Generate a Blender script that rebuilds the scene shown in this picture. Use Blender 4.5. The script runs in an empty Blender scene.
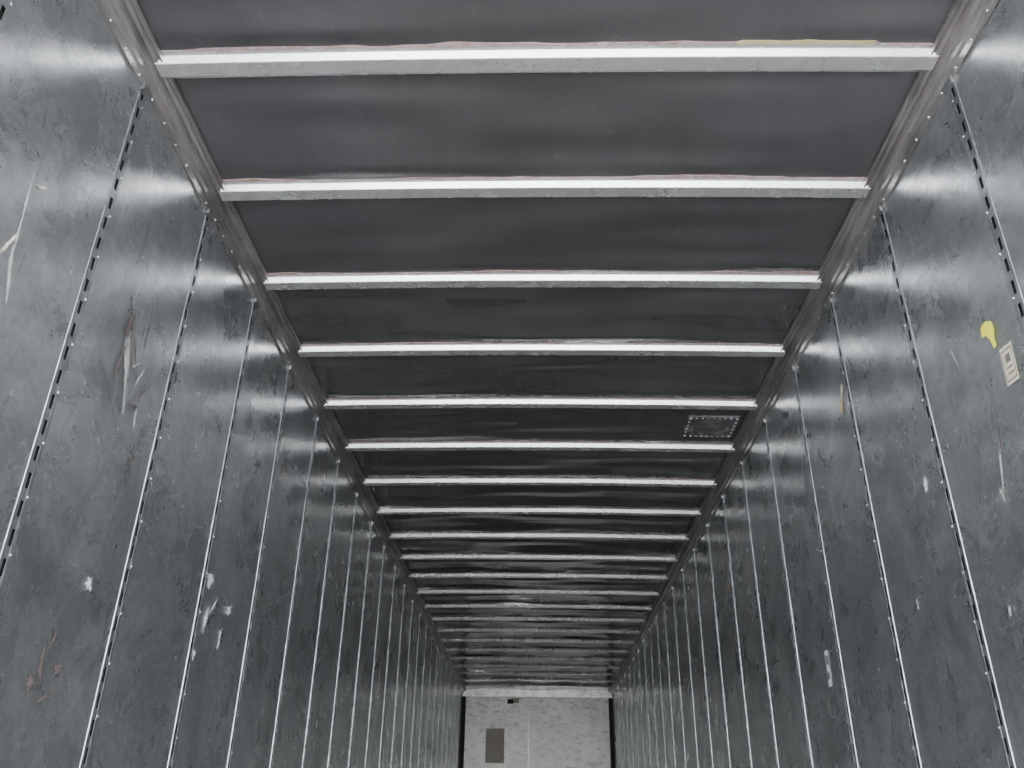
import bpy, bmesh, math, random
from mathutils import Vector, Matrix, noise
random.seed(7)
SC = bpy.context.scene
WX = 1.26; ZC = 2.665; Y0 = -0.50; Y1 = 15.28; BAR0 = 1.926; SP = 0.6075
CAMZ = 0.50; CROWN = 0.012
def crown(x): return CROWN*(1-(x/1.22)**2)

# ---------------------------------------------------------------- materials
def newmat(name):
    m = bpy.data.materials.new(name); m.use_nodes = True
    nt = m.node_tree; b = nt.nodes['Principled BSDF']
    return m, nt, b
def N(nt, t, **kw):
    n = nt.nodes.new(t)
    for k, v in kw.items():
        if k in n.inputs.keys(): n.inputs[k].default_value = v
        else: setattr(n, k, v)
    return n
def coords(nt, scale=(1,1,1), rot=(0,0,0)):
    tc = N(nt,'ShaderNodeTexCoord'); mp = N(nt,'ShaderNodeMapping')
    mp.inputs['Scale'].default_value = scale; mp.inputs['Rotation'].default_value = rot
    nt.links.new(tc.outputs['Object'], mp.inputs['Vector']); return mp.outputs[0]
def noise_n(nt, vec, scale, detail=4, rough=.6, dist=0):
    n = N(nt,'ShaderNodeTexNoise'); n.inputs['Scale'].default_value=scale
    n.inputs['Detail'].default_value=detail; n.inputs['Roughness'].default_value=rough
    n.inputs['Distortion'].default_value=dist
    nt.links.new(vec,n.inputs['Vector']); return n.outputs['Fac']
def ramp(nt, fac, stops):
    r = N(nt,'ShaderNodeValToRGB'); el = r.color_ramp.elements
    while len(el) < len(stops): el.new(.5)
    for e,(p,c) in zip(el,stops):
        e.position=p; e.color=(c[0],c[1],c[2],1) if hasattr(c,'__len__') else (c,c,c,1)
    nt.links.new(fac,r.inputs['Fac']); return r.outputs['Color']
def mix(nt, f, a, b, mode='MIX'):
    m = N(nt,'ShaderNodeMix', data_type='RGBA', blend_type=mode)
    for s,v in ((m.inputs[0],f),(m.inputs[6],a),(m.inputs[7],b)):
        if isinstance(v,(int,float)): s.default_value = v
        elif isinstance(v,tuple): s.default_value=(*v,1) if len(v)==3 else v
        else: nt.links.new(v,s)
    return m.outputs[2]
def bump(nt, b, h, strength, dist):
    bp = N(nt,'ShaderNodeBump'); bp.inputs['Strength'].default_value=strength
    bp.inputs['Distance'].default_value=dist
    nt.links.new(h,bp.inputs['Height']); nt.links.new(bp.outputs[0],b.inputs['Normal'])

def mat_wall():
    m,nt,b = newmat('galvanized_wall'); L=nt.links.new
    v = coords(nt)
    c1 = ramp(nt, noise_n(nt,v,1.9,7,.64,1.0), [(.3,(.36,.385,.40)),(.5,(.48,.505,.52)),(.72,(.64,.66,.67))])
    vo = N(nt,'ShaderNodeTexVoronoi'); vo.inputs['Scale'].default_value=55; L(v,vo.inputs['Vector'])
    sp = ramp(nt, vo.outputs['Color'], [(.1,.90),(.9,1.09)])
    c2 = mix(nt,1.0,c1,sp,'MULTIPLY')
    w = ramp(nt, noise_n(nt,v,4,7,.7,1.0), [(.50,0),(.75,.6)])
    c3 = mix(nt,w,c2,(.70,.725,.735))
    w2 = ramp(nt, noise_n(nt,v,17,8,.76,.8), [(.62,0),(.70,.6)])
    c4 = mix(nt,w2,c3,(.84,.86,.86))
    d = ramp(nt, noise_n(nt,coords(nt,(1,3,1.5),(.35,0,0)),1.5,9,.72,1.0), [(.55,0),(.68,.5)])
    c5 = mix(nt,d,c4,(.24,.25,.255))
    d2 = ramp(nt, noise_n(nt,coords(nt,(1,1.5,16),(-.6,0,0)),1.6,7,.65,.4), [(.65,0),(.68,.4)])
    c6 = mix(nt,d2,c5,(.82,.84,.84))
    d3 = ramp(nt, noise_n(nt,coords(nt,(1,18,1.2),(.5,0,0)),1.6,7,.65,.4), [(.66,0),(.69,.4)])
    c6 = mix(nt,d3,c6,(.82,.82,.80))
    d4 = ramp(nt, noise_n(nt,coords(nt,(1,22,2.2),(.25,0,0)),1.4,8,.7,.4), [(.64,0),(.68,.55)])
    c6 = mix(nt,d4,c6,(.13,.13,.13))
    L(c6,b.inputs['Base Color'])
    b.inputs['Metallic'].default_value=.87
    r0 = ramp(nt, noise_n(nt,v,3.2,6,.62,.8), [(.3,.225),(.7,.34)])
    r = mix(nt,w,r0,(.42,.42,.42))
    L(r,b.inputs['Roughness'])
    bump(nt,b,noise_n(nt,v,2.5,2,.5),.4,.02)
    return m
def mat_metal(name, a, c, metal, r0, r1, scale=8, bstr=.15, sc=(1,1,1)):
    m,nt,b = newmat(name); L=nt.links.new; v=coords(nt,sc)
    f = noise_n(nt,v,scale,7,.65,.3)
    L(ramp(nt,f,[(.35,a),(.65,c)]),b.inputs['Base Color'])
    L(ramp(nt,noise_n(nt,v,scale*1.7,5,.65),[(.3,r0),(.7,r1)]),b.inputs['Roughness'])
    b.inputs['Metallic'].default_value=metal
    if bstr: bump(nt,b,f,bstr,.004)
    return m
def mat_roof():
    m,nt,b = newmat('dark_roof_sheet'); L=nt.links.new; v=coords(nt)
    c = ramp(nt, noise_n(nt,v,1.3,4,.55), [(.3,(.145,.140,.150)),(.7,(.20,.196,.208))])
    f = ramp(nt, noise_n(nt,v,11,9,.82,.4), [(.60,0),(.72,.40)])
    c = mix(nt,f,c,(.42,.42,.44))
    g = ramp(nt, noise_n(nt,coords(nt,(26,.8,1)),3,5,.6), [(.3,.95),(.7,1.05)])
    c = mix(nt,1.0,c,g,'MULTIPLY')
    L(c,b.inputs['Base Color']); b.inputs['Metallic'].default_value=.65
    L(ramp(nt,noise_n(nt,v,2.5,3,.5),[(.3,.12),(.7,.21)]),b.inputs['Roughness'])
    return m
def mat_plain(name, a, c=None, rough=.6, scale=20, metal=0):
    m,nt,b = newmat(name); v=coords(nt)
    c = c or tuple(min(1,x*1.2) for x in a)
    nt.links.new(ramp(nt,noise_n(nt,v,scale,6,.7),[(.35,a),(.65,c)]),b.inputs['Base Color'])
    b.inputs['Roughness'].default_value=rough; b.inputs['Metallic'].default_value=metal
    return m
M_WALL=mat_wall(); M_ROOF=mat_roof()
M_BAR=mat_metal('galvanized_bow',(.84,.84,.84),(.93,.93,.93),.8,.25,.29,5,0)
M_POST=mat_metal('galvanized_post',(.26,.275,.285),(.46,.475,.485),.85,.28,.45,16,.2)
M_RAIL=mat_metal('weathered_rail',(.27,.255,.25),(.54,.52,.51),.8,.26,.42,9,.3,(1,.4,1))
M_RIVET=mat_metal('rivet_metal',(.35,.35,.35),(.55,.55,.55),.8,.3,.4)
M_DARK=mat_plain('dark_channel',(.015,.015,.015),(.03,.03,.03),.8)
def mat_front():
    m,nt,b = newmat('front_panel_paint'); L=nt.links.new; v=coords(nt)
    c=ramp(nt,noise_n(nt,v,1.6,7,.7,.5),[(.3,(.68,.68,.62)),(.7,(.90,.90,.84))])
    s=ramp(nt,noise_n(nt,coords(nt,(1,1,2)),7,8,.82),[(.50,0),(.62,.75)])
    c=mix(nt,s,c,(.36,.36,.32)); L(c,b.inputs['Base Color'])
    b.inputs['Roughness'].default_value=.4; b.inputs['Metallic'].default_value=.1
    return m
M_FRONT=mat_front()
M_BROWN=mat_plain('brown_plate',(.34,.31,.26),(.41,.37,.32),.6)
M_SEAL=mat_plain('old_sealant',(.26,.17,.16),(.44,.34,.33),.7,30)
M_YSEAL=mat_plain('yellow_sealant',(.40,.34,.18),(.48,.42,.25),.7,30)
def mat_floor():
    m,nt,b=newmat('oak_floor')
    g=noise_n(nt,coords(nt,(22,.8,1)),2,8,.7)
    nt.links.new(ramp(nt,g,[(.3,(.24,.22,.20)),(.7,(.40,.38,.35))]),b.inputs['Base Color'])
    b.inputs['Roughness'].default_value=.5; return m
M_FLOOR=mat_floor()
M_GROUND=mat_plain('concrete_ground',(.40,.40,.40),(.50,.50,.50),.85,1.2)
M_WHITE=mat_plain('white_scuff',(.50,.53,.53),(.78,.80,.80),.6,60)
M_GREYMARK=mat_plain('grey_scuff',(.38,.39,.38),(.66,.66,.64),.5,60,.4)
M_RUST=mat_plain('rust_scuff',(.055,.045,.042),(.17,.14,.135),.8,50,.3)
M_YELLOW=mat_plain('yellow_sticker',(.80,.78,.04),(.90,.88,.12),.5,40)
M_PAPER=mat_plain('paper',(.50,.46,.34),(.68,.64,.52),.7,40)
M_INK=mat_plain('ink',(.10,.10,.09),(.20,.19,.18),.6)
M_ORANGE=mat_plain('orange_tape',(.50,.32,.18),(.62,.48,.32),.6,40)

# ---------------------------------------------------------------- mesh helpers
def finish(bm, name, mats, parent=None, smooth=False):
    bmesh.ops.recalc_face_normals(bm, faces=bm.faces)
    me=bpy.data.meshes.new(name); bm.to_mesh(me); bm.free()
    for m in (mats if isinstance(mats,(list,tuple)) else [mats]): me.materials.append(m)
    if smooth:
        for p in me.polygons: p.use_smooth=True
    o=bpy.data.objects.new(name,me); SC.collection.objects.link(o)
    if parent: o.parent=parent
    return o
def box(bm,x0,x1,y0,y1,z0,z1,mi=0):
    vs=[bm.verts.new((x,y,z)) for x in (x0,x1) for y in (y0,y1) for z in (z0,z1)]
    for f in ((0,1,3,2),(4,6,7,5),(0,4,5,1),(2,3,7,6),(0,2,6,4),(1,5,7,3)):
        fc=bm.faces.new([vs[i] for i in f]); fc.material_index=mi
def dome(bm, c, n, r, h, seg=8, mi=0):
    n=Vector(n).normalized(); a=n.orthogonal().normalized(); b2=n.cross(a); c=Vector(c)
    r1=[bm.verts.new(c+(a*math.cos(t)+b2*math.sin(t))*r) for t in [2*math.pi*i/seg for i in range(seg)]]
    r2=[bm.verts.new(c+n*h*.75+(a*math.cos(t)+b2*math.sin(t))*r*.65) for t in [2*math.pi*i/seg for i in range(seg)]]
    top=bm.verts.new(c+n*h)
    for i in range(seg):
        j=(i+1)%seg
        f=bm.faces.new((r1[i],r1[j],r2[j],r2[i])); f.material_index=mi
        f=bm.faces.new((r2[i],r2[j],top)); f.material_index=mi

POSTS=[BAR0+SP*k+.01 for k in range(-3,22)]
# ---------------------------------------------------------------- walls
def build_wall(side):
    s=-1 if side=='left' else 1
    bm=bmesh.new()
    edges=[Y0]+POSTS+[Y1]
    for a,b in zip(edges[:-1],edges[1:]):
        g0=a if a==Y0 else a+.012
        g1=b if b==Y1 else b-.012
        if g1-g0<.03: continue
        ny=8; nz=26
        bulge=random.uniform(-.003,.001)
        V=[[bm.verts.new((s*(WX-bulge*math.sin(math.pi*i/ny)-.003*noise.noise(Vector((s*7,(g0+(g1-g0)*i/ny)*2.2,7.2*j/nz)))*math.sin(math.pi*i/ny)),
              g0+(g1-g0)*i/ny, ZC*j/nz)) for j in range(nz+1)] for i in range(ny+1)]
        for i in range(ny):
            for j in range(nz):
                f=bm.faces.new((V[i][j],V[i+1][j],V[i+1][j+1],V[i][j+1])); f.smooth=True
    w=finish(bm,'wall_'+side,M_WALL)
    bm=bmesh.new(); box(bm,min(s*(WX+.014),s*(WX+.04)),max(s*(WX+.014),s*(WX+.04)),Y0,Y1+.04,-.05,ZC+.05); finish(bm,'outer_skin',M_DARK,w)
    bm=bmesh.new(); rb=bmesh.new()
    for y in POSTS:
        x0=s*(WX+.001); x1=s*(WX-.0016)
        hw=.021; sl=.0080
        for (a,b) in ((-hw,-sl),(sl,hw)):
            prof=[(x0,a),(x1,a+.0006 if a<0 else a),(x1,b if a<0 else b-.0006),(x0,b)]
            lo=[bm.verts.new((px,y+py,0)) for px,py in prof]; hi=[bm.verts.new((px,y+py,ZC-.09)) for px,py in prof]
            for i in range(len(prof)):
                j=(i+1)%len(prof); bm.faces.new((lo[i],lo[j],hi[j],hi[i]))
            bm.faces.new(lo); bm.faces.new(hi)
        z=.03+random.uniform(0,.03)
        while z<ZC-.12:
            box(bm,min(x0,x1)+.0003,max(x0,x1)-.0003,y-sl-.001,y+sl+.001,z,z+.030)
            z+=.072
        z=.06
        while z<ZC-.1:
            dome(rb,(x1,y+.0145,z),(-s,0,0),.004,.003,6); z+=.144
    finish(bm,'slotted_post_strips',M_POST,w)
    finish(rb,'post_rivets',M_RIVET,w)
    return w
WL=build_wall('left'); WR=build_wall('right')

# ---------------------------------------------------------------- ceiling
BARS=[BAR0+SP*k for k in range(-3,22)]
bm=bmesh.new()
nx=60; ys=[]; n=int((Y1-Y0)/.02)
for i in range(n+1): ys.append(Y0+(Y1-Y0)*i/n)
V=[]
for y in ys:
    d=min(abs(y-b) for b in BARS); t=min(1,max(0,(d-.045)/.10)); t=t*t*(3-2*t)
    ph=((y-BAR0)/SP)%1.0; bay=math.floor((y-BAR0)/SP)
    far=min(1,max(0,(y-1.5)/5)); A=.8+.8*far
    row=[]
    for i in range(nx+1):
        x=-1.255+2.51*i/nx
        nz=noise.noise(Vector((x*1.0,y*2.6,3.1)))*.013+noise.noise(Vector((x*1.6,y*7,9)))*.008-.002
        amp=max(0,noise.noise(Vector((x*.9+bay*3.7,bay*1.3,5)))+.12)
        nz-=.022*amp*math.exp(-((ph-.80)/.10)**2)
        amp2=max(0,noise.noise(Vector((x*.9+bay*2.1,bay*2.3,8)))+.05)
        nz-=.015*amp2*math.exp(-((ph-.25)/.09)**2)
        e=min(1,(1.25-abs(x))/.14)
        dz=max(-.022,A*nz)*t*max(0,e)
        # riveted patch holds the sheet flat
        q=max(abs(x-1.02)-.17, abs(y-4.65)-.17, 0)/.10
        if q<1: dz=dz*q-.004*(1-q)*t
        row.append(bm.verts.new((x,y,ZC+crown(x)+dz)))
    V.append(row)
for a in range(len(V)-1):
    for i in range(nx):
        bm.faces.new((V[a][i],V[a+1][i],V[a+1][i+1],V[a][i+1])).smooth=True
CE=finish(bm,'ceiling',M_ROOF)
bm=bmesh.new(); box(bm,-WX-.04,WX+.04,Y0,Y1+.04,ZC+.05,ZC+.08); finish(bm,'roof_outer_skin',M_DARK,CE)

prof=[(-.060,-.001),(-.060,-.004),(-.044,-.0045),(-.033,-.026),(-.030,-.0275),(.020,-.0265),(.025,-.024),(.028,-.017),(.030,-.005),(.048,-.004),(.048,-.001)]
for bi,y in enumerate(BARS):
    bm=bmesh.new(); rows=[]; nn=40
    for i in range(nn+1):
        x=-1.222+2.444*i/nn
        wob=.002*noise.noise(Vector((x*2.2,y*3,1)))
        rows.append([bm.verts.new((x,y+py+wob,ZC+crown(x)+pz+wob)) for py,pz in prof])
    k=len(prof)
    for a in range(nn):
        for i in range(k):
            j=(i+1)%k; bm.faces.new((rows[a][i],rows[a][j],rows[a+1][j],rows[a+1][i]))
    bm.faces.new(rows[0]); bm.faces.new(rows[-1])
    bow=finish(bm,'roof_bow',M_BAR)
    bm=bmesh.new(); prev=None; nn=120
    for i in range(nn+1):
        x=-1.2+2.4*i/nn
        q=noise.noise(Vector((x*2.3,y*5,2)))+.5*noise.noise(Vector((x*9,y*5,5)))
        ext=max(.001,.004+.016*q)
        yel=(bi==3 and .62<x<1.02)
        if yel: ext=.011+.006*noise.noise(Vector((x*14,0,0)))
        zz=ZC+crown(x)-.005
        a=bm.verts.new((x,y-.058,zz)); b=bm.verts.new((x,y-.060-ext,zz+.001)); c=bm.verts.new((x,y-.060-ext,zz+.012))
        if prev:
            for f in (bm.faces.new((prev[0],prev[1],b,a)),bm.faces.new((prev[1],prev[2],c,b))):
                f.material_index=1 if yel else 0
        prev=(a,b,c)
    finish(bm,'sealant_bead',[M_SEAL,M_YSEAL],bow)

# riveted patch
bm=bmesh.new()
px0,px1,py0,py1=.87,1.165,4.51,4.79
pv=[(px0,py0),(px1,py0),(px1,py1),(px0,py1)]
PZ=.010
lo=[bm.verts.new((x,y,ZC+crown(x)-PZ)) for x,y in pv]; hi=[bm.verts.new((x,y,ZC+crown(x)+.0)) for x,y in pv]
bm.faces.new(lo); bm.faces.new(hi)
for i in range(4):
    j=(i+1)%4; bm.faces.new((lo[i],lo[j],hi[j],hi[i]))
for k in range(9):
    t=(k+.5)/9
    for yy in (py0+.015,py1-.015):
        x=px0+(px1-px0)*t; dome(bm,(x,yy,ZC+crown(x)-PZ),(0,0,-1),.0065,.004,8,1)
for k in range(6):
    t=(k+.5)/6
    for xx in (px0+.012,px1-.012):
        dome(bm,(xx,py0+(py1-py0)*t,ZC+crown(xx)-PZ),(0,0,-1),.0065,.004,8,1)
M_PATCH=mat_metal('patch_metal',(.12,.12,.13),(.26,.26,.27),.5,.18,.35,6,0)
M_PR=mat_plain('pale_rivets',(.75,.72,.72),(.9,.88,.88),.5,20,.1)
finish(bm,'riveted_roof_patch',[M_PATCH,M_PR])

# ---------------------------------------------------------------- top rails
def rail(s,name):
    P=[(1.262,2.562),(1.252,2.560),(1.250,2.584),(1.257,2.588),(1.256,2.596),(1.246,2.600),(1.244,2.616),(1.250,2.620),(1.236,2.626),(1.234,2.640),(1.229,2.650),(1.222,2.640),(1.212,2.641),(1.208,2.650),(1.200,2.642),(1.196,2.643),(1.195,2.658),(1.262,2.682)]
    bm=bmesh.new()
    a=[bm.verts.new((s*x,Y0,z)) for x,z in P]; b=[bm.verts.new((s*x,Y1,z)) for x,z in P]
    k=len(P)
    for i in range(k):
        j=(i+1)%k; bm.faces.new((a[i],a[j],b[j],b[i]))
    bm.faces.new(a); bm.faces.new(b)
    r=finish(bm,name,M_RAIL)
    bm=bmesh.new(); y=Y0+.05
    while y<Y1-.05:
        dome(bm,(s*1.251,y,2.572),(-s,0,0),.006,.004,8)
        y+=.10125
    finish(bm,'rail_rivets',M_RIVET,r)
    bm=bmesh.new()
    for y in BARS:
        box(bm,min(s*1.246,s*1.258),max(s*1.246,s*1.258),y-.016,y+.036,2.548,2.572)
    finish(bm,'post_clips',M_POST,r)
rail(-1,'trim_1'); rail(1,'trim_2')

# ---------------------------------------------------------------- front wall
bm=bmesh.new()
box(bm,-WX,-.146,Y1-.02,Y1,0,2.56); box(bm,-.138,WX,Y1-.02,Y1,0,2.56)
box(bm,-.146,-.138,Y1-.012,Y1,0,2.56,1)
FW=finish(bm,'wall_front',[M_FRONT,M_POST])
bm=bmesh.new()
box(bm,-WX,WX,Y1-.06,Y1,2.555,ZC+.04)
finish(bm,'front_header',M_RAIL,FW)
bm=bmesh.new()
for s in (-1,1): box(bm,min(s*1.20,s*1.26),max(s*1.20,s*1.26),Y1-.06,Y1-.02,0,2.555)
finish(bm,'corner_posts',M_DARK,FW)
bm=bmesh.new(); box(bm,-.85,-.54,Y1-.032,Y1-.02,1.53,2.06)
for x in (-.83,-.56):
    for z in (1.55,2.04): dome(bm,(x,Y1-.032,z),(0,-1,0),.008,.004,8,1)
finish(bm,'brown_vent_plate',[M_BROWN,M_RIVET],FW)
bm=bmesh.new(); box(bm,-.50,-.40,Y1-.05,Y1-.02,2.45,2.52,1); box(bm,-.40,-.30,Y1-.045,Y1-.02,2.46,2.54,0)
finish(bm,'top_bracket_box',[M_BROWN,M_DARK],FW)

# ---------------------------------------------------------------- floor / ground
bm=bmesh.new()
w=2*WX/12
for i in range(12):
    box(bm,-WX+w*i+.002,-WX+w*(i+1)-.002,Y0,Y1,-.03,0)
FL=finish(bm,'floor',M_FLOOR)
bm=bmesh.new(); box(bm,-WX,WX,Y0,Y1,-.12,-.031); finish(bm,'underbody',M_DARK,FL)
bm=bmesh.new(); box(bm,-40,40,-60,40,-1.25,-1.15); finish(bm,'ground',M_GROUND)

# ---------------------------------------------------------------- marks on the walls
def blob(s,y,z,w,h,mat,name,seed,rot=0,jag=.45,n=26):
    rnd=random.Random(seed); bm=bmesh.new(); x=s*(WX-.0044)
    pts=[]
    for i in range(n):
        t=2*math.pi*i/n; r=1-jag*rnd.random()
        a=math.copysign(abs(math.cos(t))**.7,math.cos(t))*w/2*r; b=math.copysign(abs(math.sin(t))**.7,math.sin(t))*h/2*r
        pts.append((y+a*math.cos(rot)-b*math.sin(rot), z+a*math.sin(rot)+b*math.cos(rot)))
    c=bm.verts.new((x-s*.0006,y,z)); vs=[bm.verts.new((x,p,q)) for p,q in pts]
    for i in range(n): bm.faces.new((c,vs[i],vs[(i+1)%n]))
    return finish(bm,name,mat,WL if s<0 else WR)
C=CAMZ
for k,(y,z,w_,h_,m,r) in enumerate([
 (2.24,1.23,.05,.30,M_GREYMARK,.35),(2.20,1.25,.020,.24,M_RUST,-.2),(2.31,1.41,.014,.26,M_RUST,.05),(2.27,1.30,.018,.26,M_RUST,.5),
 (2.36,1.12,.02,.10,M_GREYMARK,.2),(2.18,1.13,.016,.28,M_RUST,1.0),(2.33,1.25,.014,.12,M_GREYMARK,-.4),(2.20,1.36,.05,.14,M_RUST,0),(2.26,1.20,.014,.32,M_RUST,.15),
 (2.34,1.15,.06,.03,M_RUST,.4),(2.40,.98,.02,.18,M_RUST,.1),(2.29,1.27,.10,.012,M_GREYMARK,.7),(2.37,1.22,.012,.20,M_RUST,-.6),
 (3.20,.84,.10,.07,M_WHITE,.3),(3.22,.70,.05,.14,M_WHITE,-.3),(3.45,.78,.09,.06,M_WHITE,.5),(3.40,.66,.04,.11,M_WHITE,0),(3.17,.56,.04,.05,M_WHITE,0),(3.28,.76,.12,.02,M_WHITE,.9),
 (2.33,.60,.045,.05,M_WHITE,0),(2.20,.35,.03,.14,M_RUST,.2),(2.25,.29,.10,.022,M_RUST,.5),(2.17,.31,.06,.08,M_RUST,.5),(2.28,.36,.06,.04,M_RUST,.2),(2.22,.42,.02,.08,M_RUST,-.3),
 (1.61,1.30,.012,.34,M_GREYMARK,.1),(1.60,1.22,.014,.14,M_PAPER,-.4),(1.64,1.42,.06,.012,M_PAPER,.5),(1.57,1.08,.06,.012,M_GREYMARK,.9),(1.63,1.16,.02,.20,M_GREYMARK,.3),
 (2.85,1.4,.02,.09,M_GREYMARK,.2),(4.3,1.0,.05,.03,M_GREYMARK,0),(1.75,.62,.03,.05,M_GREYMARK,.3)]):
    blob(-1,y,z+C,w_,h_,m,'scuff_mark',100+k,r,.75,40)
for k,(y,z,w_,h_,m,r) in enumerate([
 (2.66,1.03,.035,.06,M_WHITE,.3),(2.213,.90,.014,.18,M_GREYMARK,.3),(2.24,.84,.014,.06,M_GREYMARK,-.3),
 (3.24,1.60,.045,.09,M_ORANGE,.2),(3.20,1.66,.04,.06,M_PAPER,.5),(5.66,1.46,.07,.06,M_ORANGE,0),
 (2.3,1.3,.010,.11,M_GREYMARK,-.3),(1.95,.62,.04,.03,M_GREYMARK,.3),(2.35,.55,.02,.05,M_GREYMARK,.3),(2.9,.7,.02,.05,M_GREYMARK,0),(2.18,.98,.012,.08,M_RUST,.2)]):
    blob(1,y,z+C,w_,h_,m,'scuff_mark',200+k,r,.6,40)
def label(y,z,w,h,rot,name,mat,lines):
    bm=bmesh.new(); x=WX-.0042
    def P(a,b,dx=0): return bm.verts.new((x-dx,y+a*math.cos(rot)-b*math.sin(rot),z+a*math.sin(rot)+b*math.cos(rot)))
    def rect(a0,a1,b0,b1,dx,mi):
        f=bm.faces.new((P(a0,b0,dx),P(a1,b0,dx),P(a1,b1,dx),P(a0,b1,dx))); f.material_index=mi
    rect(-w/2,w/2,-h/2,h/2,0,0)
    for (a0,a1,b0,b1) in lines: rect(a0*w,a1*w,b0*h,b1*h,.0006,1)
    finish(bm,name,[mat,M_INK],WR)
label(2.045,1.14+C,.062,.108,.08,'paper_label',M_PAPER,[(-.42,.42,.38,.42),(-.42,-.37,-.42,.42),(.37,.42,-.42,.42),(-.2,.18,.05,.28),(-.25,.25,-.1,-.05),(-.25,.2,-.25,-.20),(-.42,.42,-.42,-.38)])
label(3.906,.66+C,.05,.15,.05,'torn_tag',M_WHITE,[(-.3,.3,.1,.35),(-.2,.4,-.3,-.1)])
bm=bmesh.new(); x=WX-.0044
poly=[(-.04,.045),(-.005,.05),(.03,.03),(.035,.0),(.02,-.03),(.025,-.055),(.005,-.06),(-.005,-.02),(-.02,.005),(-.045,.01)]
bm.faces.new([bm.verts.new((x,2.095-a*.85,1.265+C+b*.85)) for a,b in poly]); finish(bm,'yellow_sticker',M_YELLOW,WR)

# ---------------------------------------------------------------- light
W=bpy.data.worlds.new('overcast_sky'); SC.world=W; W.use_nodes=True
bg=W.node_tree.nodes['Background']; bg.inputs[0].default_value=(.95,.97,1,1); bg.inputs[1].default_value=20.5
pl=bpy.data.lights.new('sky_portal','AREA'); pl.shape='RECTANGLE'; pl.size=2.5; pl.size_y=2.7
pl.cycles.is_portal=True
po=bpy.data.objects.new('sky_portal',pl); po.location=(0,Y0-.02,1.33); po.rotation_euler=(math.radians(90),0,0); SC.collection.objects.link(po)

# ---------------------------------------------------------------- camera
f=856.
F=Vector((24,-451,-f)).normalized(); U=Vector((27,1624,-f)); U=(U-F*U.dot(F)).normalized(); R=F.cross(U)
m3=Matrix((R,F,U))
cam=bpy.data.cameras.new('camera'); co=bpy.data.objects.new('camera',cam); SC.collection.objects.link(co)
m4=m3.to_4x4(); m4.translation=Vector((-.015,0,CAMZ)); co.matrix_world=m4
cam.sensor_width=36; cam.lens=f*36/1024; cam.clip_start=.02
SC.camera=co
